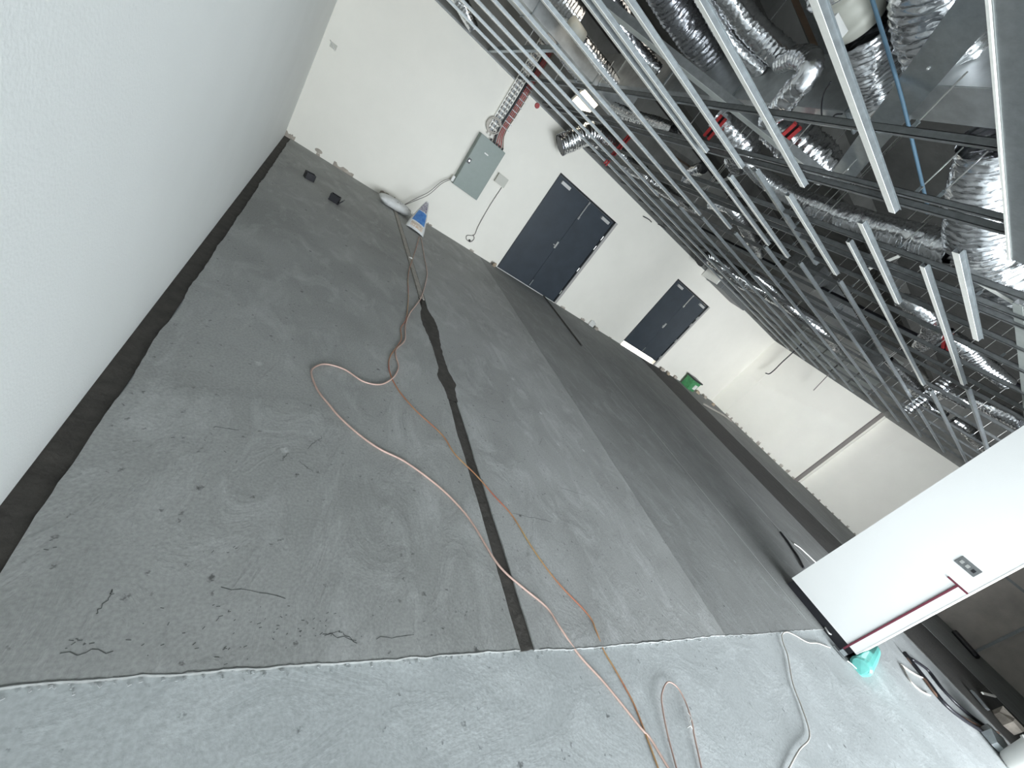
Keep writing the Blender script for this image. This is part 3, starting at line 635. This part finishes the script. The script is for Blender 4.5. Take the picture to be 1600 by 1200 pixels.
tag(wire('white_flex', PY([(1003,265),(1012,290),(1035,312),(1070,330)], 7.6), .012, 'whitewire'), 'white flexible conduit curving along the top of the back wall', 'cable')
tag(wire('grey_flex', PP([(856,52),(868,68),(874,90),(892,98)], 3.1), .01, 'whitewire'), 'thin pale flex among the dark foil at the top', 'cable')
for i, (u, v) in enumerate(((1005,338),(1028,350),(1058,365),(1018,330))):
    tag(wire('wall_wire', [Py(u, v, YB-.04), Py(u+9, v+5, YB-.08), Py(u+13, v+9, YB-.02)], .01, 'black', n=4, seg=5), 'little black wire tail above the near door, %s' % ['second from left', 'third from left', 'rightmost', 'leftmost'][i], 'cable', 'wire tails above the doors')

# ================================================================== BACK WALL FITTINGS
X0, X1, Z0, Z1 = 2.185, 2.735, .875, 1.85; dp = .16; yf = YB-dp
X0, X1 = Py(753,208,yf).x, Py(790,240,yf).x; Z1 = Py(753,208,yf).z; Z0 = Py(744,313,yf).z
t = thing('distribution_board', 'grey-green electrical distribution board on the back wall', 'electrical box', ((X0+X1)/2, YB-.08, Z0))
BX('board_casing', (X0, yf+.02, Z0), (X1, YB, Z1), 'board', t, .003)
dr = BX('board_door', (X0+.004, yf, Z0+.004), (X1-.004, yf+.018, Z1-.004), 'board', t, .004)
c = Py(733, 251, yf); BX('lock', (c.x-.03, yf-.012, c.z-.045), (c.x+.03, yf, c.z+.045), 'black', dr, .004); BX('key_barrel', (c.x-.012, yf-.02, c.z-.012), (c.x+.012, yf-.012, c.z+.012), 'steel', dr)
c = Py(760, 241, yf); BX('name_plate', (c.x-.04, yf-.003, c.z-.010), (c.x+.04, yf, c.z+.010), 'white', dr)
BX('side_gland', (X0-.05, YB-.12, Z0+.02), (X0, YB-.06, Z0+.12), 'white', t, .006)
for k in range(5):
    bm = bmesh.new(); bmesh.ops.create_cone(bm, cap_ends=True, segments=10, radius1=.016, radius2=.016, depth=.04, matrix=Matrix.Translation((X0+.22+k*.065, YB-.07, Z1+.02))); obj('cable_gland', bm, 'black', t)
# cable ladder
LX0, LX1 = 2.27, 2.42
BXb = None
t = thing('cable_ladder', 'white cable ladder rising from the distribution board', 'cable tray', (LX0, YB-.03, 2.0))
for x in (LX0, LX1): BX('side_rail', (x, YB-.05, 1.95), (x+.012, YB-.005, 4.0), 'galvlit', t)
BX('ladder_back', (LX0+.01, YB-.012, 1.97), (LX1, YB-.002, 4.0), 'galvdark', t)
for k in range(26):
    z = 2.02+k*.075; BX('rung', (LX0+.006, YB-.035, z), (LX1, YB-.020, z+.028), 'galvlit', t)
for k in range(2):
    tag(wire('white_cable', [Vector((LX0+.04+k*.07, YB-.04, z_)) + Vector((.006*math.sin(z_*9+k), 0, 0)) for z_ in (1.9, 2.2, 2.6, 3.0, 3.5, 4.0)], .008, 'whitewire'), 'white cable strapped to the cable ladder, %s' % ['left one', 'right one'][k], 'cable', 'white cables on the ladder')
tag(wire('black_mains_cable', [Vector((X0+.30, YB-.07, Z1)), Vector((2.44, YB-.06, 2.1)), Vector((2.455, YB-.05, 2.7)), Vector((2.46, YB-.05, 4.0))], .02, 'black'), 'thick black cable right of the ladder', 'cable')
for k in range(4):
    xk = 2.49+k*.028
    tag(wire('red_cable', [Vector((X0+.34+k*.05, YB-.07, Z1+.02)), Vector((xk, YB-.05, 2.1)), Vector((xk+.004*k, YB-.04, 2.6)), Vector((xk, YB-.04, 4.0))], .009, ['redpipe', 'redpipe', 'red', 'brown'][k]), 'red fire cable from the distribution board, %s to the right of the black cable' % ['first', 'second', 'third', 'brownish fourth'][k], 'cable', 'red cables beside the ladder')
for k in range(9):
    tag(BX('cable_saddle', (2.455, YB-.055, 2.15+k*.1), (2.61, YB-.048, 2.159+k*.1), 'galv'), 'small metal saddle on the red cables, %s up from the board' % ['first', 'second', 'third', 'fourth', 'fifth', 'sixth', 'seventh', 'eighth', 'ninth'][k], 'clamp', 'saddles on the red cables')
c = Py(772, 196, YB-.07); bm = bmesh.new()
pts = [c+Vector(((.115+.015*math.sin(a*.31))*math.cos(a), .012*math.sin(a*.7), (.115+.015*math.sin(a*.31))*math.sin(a))) for a in [i*.3 for i in range(64)]]
tube(bm, pts, .0085, 6); tag(obj('cable_coil', bm, 'whitewire', None, True), 'coiled pale cable hanging at the top of the distribution board', 'cable')
for k, dz in enumerate((0, .05)):
    pts = [Vector((X0-.04, YB-.09, Z0+.07-dz*.5)), Py(690, 284-k*-3, YB-.12), Py(670, 300-k*-4, YB-.15), Py(650, 310-k*-3, YB-.14), Py(628, 322, YB-.1)]
    tag(wire('grey_lead', pts, .0055, 'greywire'), ['upper', 'lower'][k]+' grey lead sagging from the board to the floor bags', 'cable')
# junction box + lead
yj = YB-.06; a, b = Py(780, 271, yj), Py(787, 294, yj)
t = thing('junction_box', 'white square junction box right of the distribution board', 'electrical box', (a.x, YB, b.z))
BX('box_body', (a.x, yj, b.z), (a.x+.22, YB, a.z+.01), 'cream', t, .005); BX('box_lid', (a.x-.003, yj-.012, b.z-.003), (a.x+.223, yj, a.z+.013), 'cream', t, .004)
a = Py(800, 288, YB); tag(BX('blank_plate', (a.x-.06, YB-.006, a.z-.04), (a.x+.06, YB, a.z+.04), 'wall2', None, .002), 'small off-white blank plate beside the junction box', 'wall plate')
t = thing('power_lead', 'thin lead dropping from the junction box to a looped plug', 'cable', Py(784, 293, YB-.02))
wire('lead_wire', PY([(784,293),(765,322),(748,352),(741,367),(730,368),(729,374),(735,378),(741,373),(739,367)], YB-.02), .006, 'greywire', t)
c = Py(734, 375, YB-.02); BX('plug', (c.x-.015, YB-.05, c.z-.03), (c.x+.015, YB-.008, c.z+.01), 'black', t, .005)
c = Py(521, 72, YB); t = thing('wall_outlet', 'white outlet plate half open high near the left corner', 'wall plate', (c.x, YB, c.z))
BX('outlet_plate', (c.x-.045, YB-.008, c.z-.035), (c.x+.045, YB, c.z+.035), 'cream', t, .002); wire('outlet_wires', [Vector((c.x-.06, YB-.012, c.z+.04)), Vector((c.x-.02, YB-.03, c.z+.01)), Vector((c.x+.04, YB-.012, c.z-.04))], .007, 'white', t)
c = Py(839, 165, YB); bm = bmesh.new(); bmesh.ops.create_cone(bm, cap_ends=True, segments=20, radius1=.045, radius2=.04, depth=.03, matrix=Matrix.Translation((c.x, YB-.015, c.z)) @ Matrix.Rotation(math.pi/2, 4, 'X'))
tag(obj('red_cover', bm, 'redpipe'), 'round red cover on the back wall near the red cables', 'wall fitting')

# ================================================================== FLOOR OBJECTS
def pillow(L, W, H, seed, taper=0, n=22, m=14):
    """sack: closed cushion with wrinkles"""
    bm = bmesh.new(); g = {}
    for s in (0, 1):
        for i in range(n+1):
            for j in range(m+1):
                if s and (i in (0, n) or j in (0, m)): g[s, i, j] = g[0, i, j]; continue
                a, b = 2*i/n-1, 2*j/m-1
                e = ((1-abs(a)**2.6)*(1-abs(b)**2.2)); z = H/2*max(0, e)**.55*(1 if s else -1)
                wv = 1-taper*(a+1)/2
                nz = noise.noise(Vector((a*2.6+seed, b*2.6, s*5)))*.10 + noise.noise(Vector((a*8+seed, b*8, s*5)))*.05
                x = a*L/2*(1-.05*b*b); y = b*W/2*wv*(1-.07*a*a)
                g[s, i, j] = bm.verts.new((x, y, z+nz*H*max(0, e)))
        for i in range(n):
            for j in range(m):
                q = (g[s,i,j], g[s,i+1,j], g[s,i+1,j+1], g[s,i,j+1])
                if len(set(q)) == 4: bm.faces.new(q if s else q[::-1])
    return bm
t = thing('cement_bag', 'full white sack lying flat on the floor at the back wall', 'bag', (1.45, 7.52, 0))
o = obj('sack', pillow(.60, .30, .17, 3), 'bag', t, True); o.location = (0, 0, .085); o.matrix_parent_inverse = Matrix()
o.rotation_euler = (0, 0, .06)
pr = obj('sack_print', (lambda bm: ([box(bm, (-.10+i*.05, -.05+.02*(i % 2), -.001), (-.07+i*.05, -.035+.02*(i % 2), .001)) for i in range(7)], [box(bm, (-.08+i*.07, .01, -.001), (-.03+i*.07, .02, .001)) for i in range(4)], bm)[-1])(bmesh.new()), 'greywire', t)
pr.location = (.08, -.05, .158); pr.matrix_parent_inverse = Matrix(); pr.rotation_euler = (.25, .1, .06)
t0, bl, br = Py(668, 316, 7.35), P(638, 355), P(656, 368)
ctr = (bl+br)/2
t = thing('tile_adhesive_bag', 'standing white bag with blue and purple print pinched at its top', 'bag', ctr)
wd = (br-bl); up = (t0-ctr)
def bagpt(a, b, s, bulge=.085):
    # a 0..1 up, b -1..1 across
    wv = 1-.84*a**1.3; d = wd.normalized(); nrm = d.cross(up.normalized()).normalized()
    if nrm.y > 0: nrm = -nrm
    th = bulge*(1-a*.82)*(max(0, 1-abs(b)**2.4)**.5)*min(1, .45+a*5)
    wr_ = .010*noise.noise(Vector((a*7, b*5, s*3)))*(1-abs(b))
    return ctr + up*a + d*b*wd.length/2*wv*1.55 + nrm*(th+wr_ if s > 0 else -th-wr_)
def bagshell(a0, a1, b0, b1, off, m, name, both=False, par=None):
    bm = bmesh.new(); n, k = 16, 12
    for s in ((1, -1) if both else (1,)):
        g = [[bm.verts.new(bagpt(a0+(a1-a0)*i/n, b0+(b1-b0)*j/k, s, .085+off)) for j in range(k+1)] for i in range(n+1)]
        for i in range(n):
            for j in range(k): bm.faces.new((g[i][j], g[i+1][j], g[i+1][j+1], g[i][j+1]))
    bmesh.ops.remove_doubles(bm, verts=bm.verts, dist=.0005)
    return obj(name, bm, m, par, True)
bagshell(0, 1, -1, 1, 0, 'bag', 'bag_body', True, t)
bagshell(.22, .60, -.72, .80, .004, 'blue', 'blue_panel', False, t)
bagshell(.62, .95, -.80, .70, .004, 'purple', 'dark_panel', False, t)
bagshell(.05, .18, -.6, .75, .004, 'tan', 'tan_panel', False, t)
# crumpled paper at the bag and wall
c = P(624, 318); 
def scrap(name, c, s, m, label, seed, h=.02, cat='scrap', group=None):
    bm = bmesh.new(); n = 6; r_ = random.Random(seed)
    ring = [Vector((c.x+math.cos(i*6.283/n)*s*r_.uniform(.6, 1.2), c.y+math.sin(i*6.283/n)*s*r_.uniform(.4, .9), 0)) for i in range(n)]
    top = [bm.verts.new(p+Vector((0, 0, h*r_.uniform(.5, 1.3)+c.z))) for p in ring]; bot = [bm.verts.new(p+Vector((0, 0, c.z))) for p in ring]
    ct = bm.verts.new(Vector((c.x, c.y, c.z+h*1.3)))
    for i in range(n): k = (i+1) % n; bm.faces.new((top[i], top[k], ct)); bm.faces.new((bot[i], bot[k], top[k], top[i]))
    bm.faces.new(bot[::-1]); return tag(obj(name, bm, m), label, cat, group)
scrap('crumpled_paper', Vector((1.55, 7.85, 0)), .10, 'bag', 'crumpled pale paper between the lying sack and the wall', 2, .09)
scrap('broken_tile', Vector((1.35, 7.9, 0)), .09, 'plaster', 'tan rubble piece behind the lying sack', 5, .06)
scrap('plaster_chip', P(771, 416), .055, 'card', 'tan plaster chip at the left foot of the near double door', 7, .07)
scrap('white_rag', P(642, 404), .03, 'white', 'tiny white tag on the hose left of the joint lath', 8, .015)
for i, (u, v) in enumerate(((888,483),(911,499),(920,506),(928,512))):
    scrap('cardboard_scrap', P(u, v)-Vector((0, .1, 0)), [.05,.08,.09,.07][i], ['card','plaster','white','plaster'][i],
          ['small tan scrap on the floor right of the near door', 'flat tan scrap on the floor between the doors', 'upturned white scrap at the wall between the doors', 'brown scrap nearest the far door along the wall'][i], 20+i, [.05,.06,.12,.06][i])
for i, (u, v) in enumerate(((1032,577),(1042,584),(1052,589),(1088,613),(1100,621),(1112,632))):
    scrap('rubble_piece', P(u, v)-Vector((0, .05, 0)), .08, ['plaster','card'][i % 2], 'small rubble piece at the wall foot, %s right of the far double door' % ['first', 'second', 'third', 'fourth', 'fifth', 'sixth'][i], 30+i, .07, 'rubble', 'rubble along the far corner')
# green tub
c = P(1075, 607); t = thing('green_tub', 'green plastic tub with white label against the far back wall', 'tub', c)
bm = bmesh.new(); vs = box(bm, (c.x-.22, c.y-.1, 0), (c.x+.22, c.y+.22, .36))
for v_ in vs[:4]: v_.co.x = c.x+(v_.co.x-c.x)*.82
obj('tub_body', bm, 'green', t); BX('tub_rim', (c.x-.25, c.y-.13, .34), (c.x+.25, c.y+.25, .39), 'black', t, .01)
BX('tub_label', (c.x+.0, c.y-.115, .08), (c.x+.15, c.y-.10, .24), 'white', t)
# small black back boxes on the screed
def blackbox(u, v, s, rot, label, lid):
    c = P(u, v); t = thing('cable_box', label, 'box', c); mt = Matrix.Translation(c) @ Matrix.Rotation(rot, 4, 'Z')
    bm = bmesh.new(); w_ = s/2; k = .006
    box(bm, (-w_, -w_*.8, .001), (w_, w_*.8, .006), mt)
    for a, b in (((-w_, -w_*.8), (w_, -w_*.8+k)), ((-w_, w_*.8-k), (w_, w_*.8)), ((-w_, -w_*.8), (-w_+k, w_*.8)), ((w_-k, -w_*.8), (w_, w_*.8))): box(bm, (*a, .006), (*b, s*.75), mt)
    obj('box_shell', bm, 'black', t)
    bm = bmesh.new(); box(bm, (-w_*.7, -w_*.1, .006), (w_*.7, w_*.1, s*.6), mt); obj('box_divider', bm, 'greywire', t)
    if lid:
        bm = bmesh.new(); m2 = mt @ Matrix.Translation((w_*1.25, -.01, s*.3)) @ Matrix.Rotation(.5, 4, 'Y'); box(bm, (-.006, -w_*.9, -s*.3), (.006, w_*.9, s*.5), m2); obj('box_lid', bm, 'black', t)
blackbox(482, 280, .115, .3, 'small black open cable box on the screed, left of two', False)
blackbox(521, 315, .12, -.2, 'small black cable box with loose lid, right of two', True)
# straightedge
tag((lambda bm: (bar(bm, P(849, 463)+Vector((0, 0, .014)), P(908, 541)+Vector((0, 0, .014)), .035, .022), obj('straightedge', bm, 'darkband'))[-1])(bmesh.new()), 'long dark straightedge lying on the screed before the near door', 'straightedge')
# hoses and cords on the floor
def zf(p): return .006 if p.y > front(p.x)-.01 or p.y > .56 else -.006
def floorline(name, pts, r_, m, label, lift=None, cat='cable'):
    q = []
    for i, (u, v) in enumerate(pts):
        p = P(u, v); p.z = (0 if p.y > front(p.x) else -.014) + r_ + (lift[i] if lift else .001)
        if lift: p = P(u, v, p.z)
        q.append(p)
    return tag(wire(name, q, r_, m, n=8, seg=8), label, cat)
floorline('pink_hose', [(657.5,371),(660,385),(663,404),(667,429),(659,462),(649,478),(640,490),(633,509),(632,532),(619,546),(618,557),(622,573),(618,585),(610,594),(593,601.7),(567,597),(537,578),(507,570),(488,577),(487,590),(497,613),(513,633),(530,653),(560,680),(593,703),(633,723),(683,760),(717,793),(740,823),(770,873),(790,897),(817,920),(853,950),(873,980),(907,1023),(947,1067),(1002,1135),(1018,1153),(1047,1200),(1075,1240)], .0055, 'pink', 'pinkish hose looping wide across the screed to the front')
floorline('yellow_cord', [(655,370),(650,388),(644.7,404),(637.7,429),(637.7,467),(634,499),(626,513),(626,532),(610,556),(607,573),(611,590),(617,602),(627,617),(650,643),(690,680),(710,710),(743,743),(773,777),(800,807),(833,860),(870,910),(917,960),(930,985),(944.6,1014),(963,1045),(981,1077),(992,1098),(1005,1130),(1015.5,1158),(1031,1200),(1046,1240)], .0042, 'yellow', 'thinner yellow and red cord running beside the pink hose')
floorline('looped_cable', [(1066,1240),(1057,1200),(1044,1151),(1036,1111),(1034,1085),(1043,1066),(1057.5,1073),(1070.6,1095.5),(1081,1127),(1085,1150),(1096,1200),(1103,1240)], .0042, 'pink', 'springy cable loop standing off the floor at front', lift=[.004,.006,.010,.014,.018,.020,.018,.014,.012,.010,.008,.006])
c = P(1078, 1127, .01); t = thing('cable_clip', 'bent white wire clip inside the cable loop', 'clip', c)
wire('clip_wire', [P(1074,1113,.012), P(1080,1122,.014), P(1077,1130,.012), P(1082,1139,.01), P(1079,1134,.016), P(1074,1137,.01)], .002, 'white', t)
floorline('dark_cable', [(1297,1012),(1278,1005),(1262,1003.6),(1241,992),(1229,987.5),(1222,992),(1224,1005),(1231,1025),(1238.6,1066.6),(1252,1103),(1263.5,1137.5),(1263.5,1156),(1249,1171.6),(1233,1200),(1215,1235)], .0050, 'whitewire', 'pale cable kinked at the screed corner and running off the front edge', lift=[.004,.006,.006,.008,.01,.012,.012,.01,.01,.008,.01,.014,.014,.01,.006])
floorline('white_cable', [(1240,850),(1250,857),(1262,868),(1275,880),(1290,890)], .008, 'white', 'white cable lying on the dark floor behind the nib wall')
floorline('black_cable', [(1218,832),(1228,845),(1238,860),(1246,872),(1254,888)], .014, 'black', 'tangled black cable on the dark floor behind the nib wall')
floorline('grey_hose', [(1098,632),(1112,640),(1130,650),(1142,659)], .03, 'strip', 'pale hose lying along the foot of the right wall')
# ---- right-hand corner: nib fittings
a, b = Px(1490, 880, NX), Px(1537, 890, NX)
t = thing('socket_plate', 'stainless triple socket plate on the white nib wall', 'wall plate', (NX, (a.y+b.y)/2, a.z))
BX('steel_plate', (NX-.006, .315, 1.34), (NX, .470, 1.425), 'galvdark', t, .002)
for k in range(3): BX('socket_hole', (NX-.009, .335+k*.045, 1.365), (NX-.005, .335+k*.045+.026, 1.395), 'black' if k == 0 else 'steel', t, .002)
t = thing('maroon_conduit', 'maroon tee-shaped conduit line on the nib wall', 'conduit', (NX, .33, .1))
BX('upright_pipe', (NX-.010, .308, .03), (NX, .326, 1.205), 'maroon', t, .003); BX('cross_pipe', (NX-.010, .237, 1.195), (NX, .40, 1.212), 'maroon', t, .003)
# metal foot, bracket, white oval
t = thing('metal_bracket', 'bent dull metal bracket on the floor at the foot of the nib wall', 'bracket', P(1312, 1020))
bm = bmesh.new(); bar(bm, P(1303, 1008)+Vector((0, 0, .0)), P(1324, 1032)+Vector((0, 0, .0)), .07, .012); obj('bracket_base', bm, 'galvdark', t)
bm = bmesh.new(); bar(bm, P(1314, 1015, .03), P(1322, 1024, .03), .02, .04); obj('bracket_lug', bm, 'galv', t)
tag(wire('white_ring', PP([(1288,977),(1292,975),(1299,984),(1301,990),(1296,990),(1289,980)], .02), .008, 'white'), 'white oval strap by the dark gap under the nib wall', 'strap')
tag(wire('white_strip', PP([(1322,1031),(1330,1037),(1340,1046),(1352,1054)], .0), .006, 'white'), 'thin white strip on the floor before the turquoise bottle', 'strip')
# turquoise bottle (lying)
pa, pb = P(1352, 1045, .06), P(1384, 1028, .06)
t = thing('plastic_bottle', 'turquoise plastic bottle lying by the nib wall corner', 'bottle', (pa.x, pa.y, -.014))
dv = (pb-pa).normalized(); dv = Vector((1, .12, 0)).normalized(); q0 = P(1345, 1042, .045)
bm = bmesh.new(); L_ = 1.05
pr = [(0, .060), (.02, .076), (.5, .078), (.78, .074), (.90, .045), (.93, .032), (.96, .032)]
tube(bm, [q0+dv*L_*k for k, _ in pr], [r_*1.15 for _, r_ in pr], 16)
for v_ in bm.verts: v_.co += Vector((noise.noise(v_.co*14), noise.noise(v_.co*14+Vector((5, 0, 0))), 0))*.012
o = obj('bottle_body', bm, 'teal', t)
bm = bmesh.new(); tube(bm, [q0+dv*L_*.955, q0+dv*L_*1.0], .038, 12); obj('bottle_cap', bm, 'teal', t)
# dark corridor clutter
for i, pts in enumerate(([(1412,1020),(1432,1045),(1452,1070),(1475,1100),(1505,1125),(1545,1150)], [(1418,1028),(1440,1055),(1462,1085),(1490,1112),(1525,1132),(1560,1145)], [(1424,1030),(1450,1048),(1475,1080),(1508,1112),(1560,1150)])):
    floorline('corridor_cable', pts, [.022, .014, .018][i], ['black', 'brown', 'yellow'][i] if i != 2 else 'black', ['thick black cable curving through the dark corridor', 'brown cable beside the black one in the corridor', 'second black cable along the corridor floor'][i])
floorline('pale_cable', [(1408,1038),(1422,1048),(1436,1056),(1446,1060)], .009, 'whitewire', 'short pale cable near the corridor cables')
floorline('pale_cable', [(1410,1040),(1422,1062),(1438,1078),(1454,1086)], .009, 'whitewire', 'pale curved cable at the edge of the light floor')
t = thing('bracket_pile', 'pale metal offcut on the dark corridor floor', 'offcut', P(1530, 1098)); bm = bmesh.new()
bar(bm, P(1519, 1080, .03), P(1543, 1108, .03), .06, .03); obj('offcut_body', bm, 'galv', t)
bm = bmesh.new(); bar(bm, P(1535, 1083, .05), P(1555, 1088, .05), .03, .02); obj('offcut_tab', bm, 'galvlit', t)
scrap('brick_piece', P(1568, 1130), .20, 'plaster', 'pinkish brick piece in the dark corridor', 77, .12, 'brick')
scrap('plastic_bag_scrap', P(1550, 1160), .20, 'galv', 'crumpled grey scrap at the end of the corridor cables', 78, .10)
tag(wire('corridor_pole', [Px(1492, 988, 13.6), Px(1526, 1026, 13.2)], .06, 'black'), 'black pole lying at the foot of the dark wall', 'pole')
c = P(1590, 1195); t = thing('white_bucket', 'pale rounded bucket cut off by the lower right corner', 'bucket', c)
bm = bmesh.new(); c2 = P(1597, 1215); tube(bm, [Vector((c2.x, c2.y, z_)) for z_ in (-.013, .02, .30, .32)], [.20, .22, .26, .27], 24); obj('bucket_body', bm, 'white', t, True)
bm = bmesh.new(); tube(bm, [Vector((c2.x, c2.y, z_)) for z_ in (.30, .325)], [.275, .275], 24); obj('bucket_rim', bm, 'white', t)
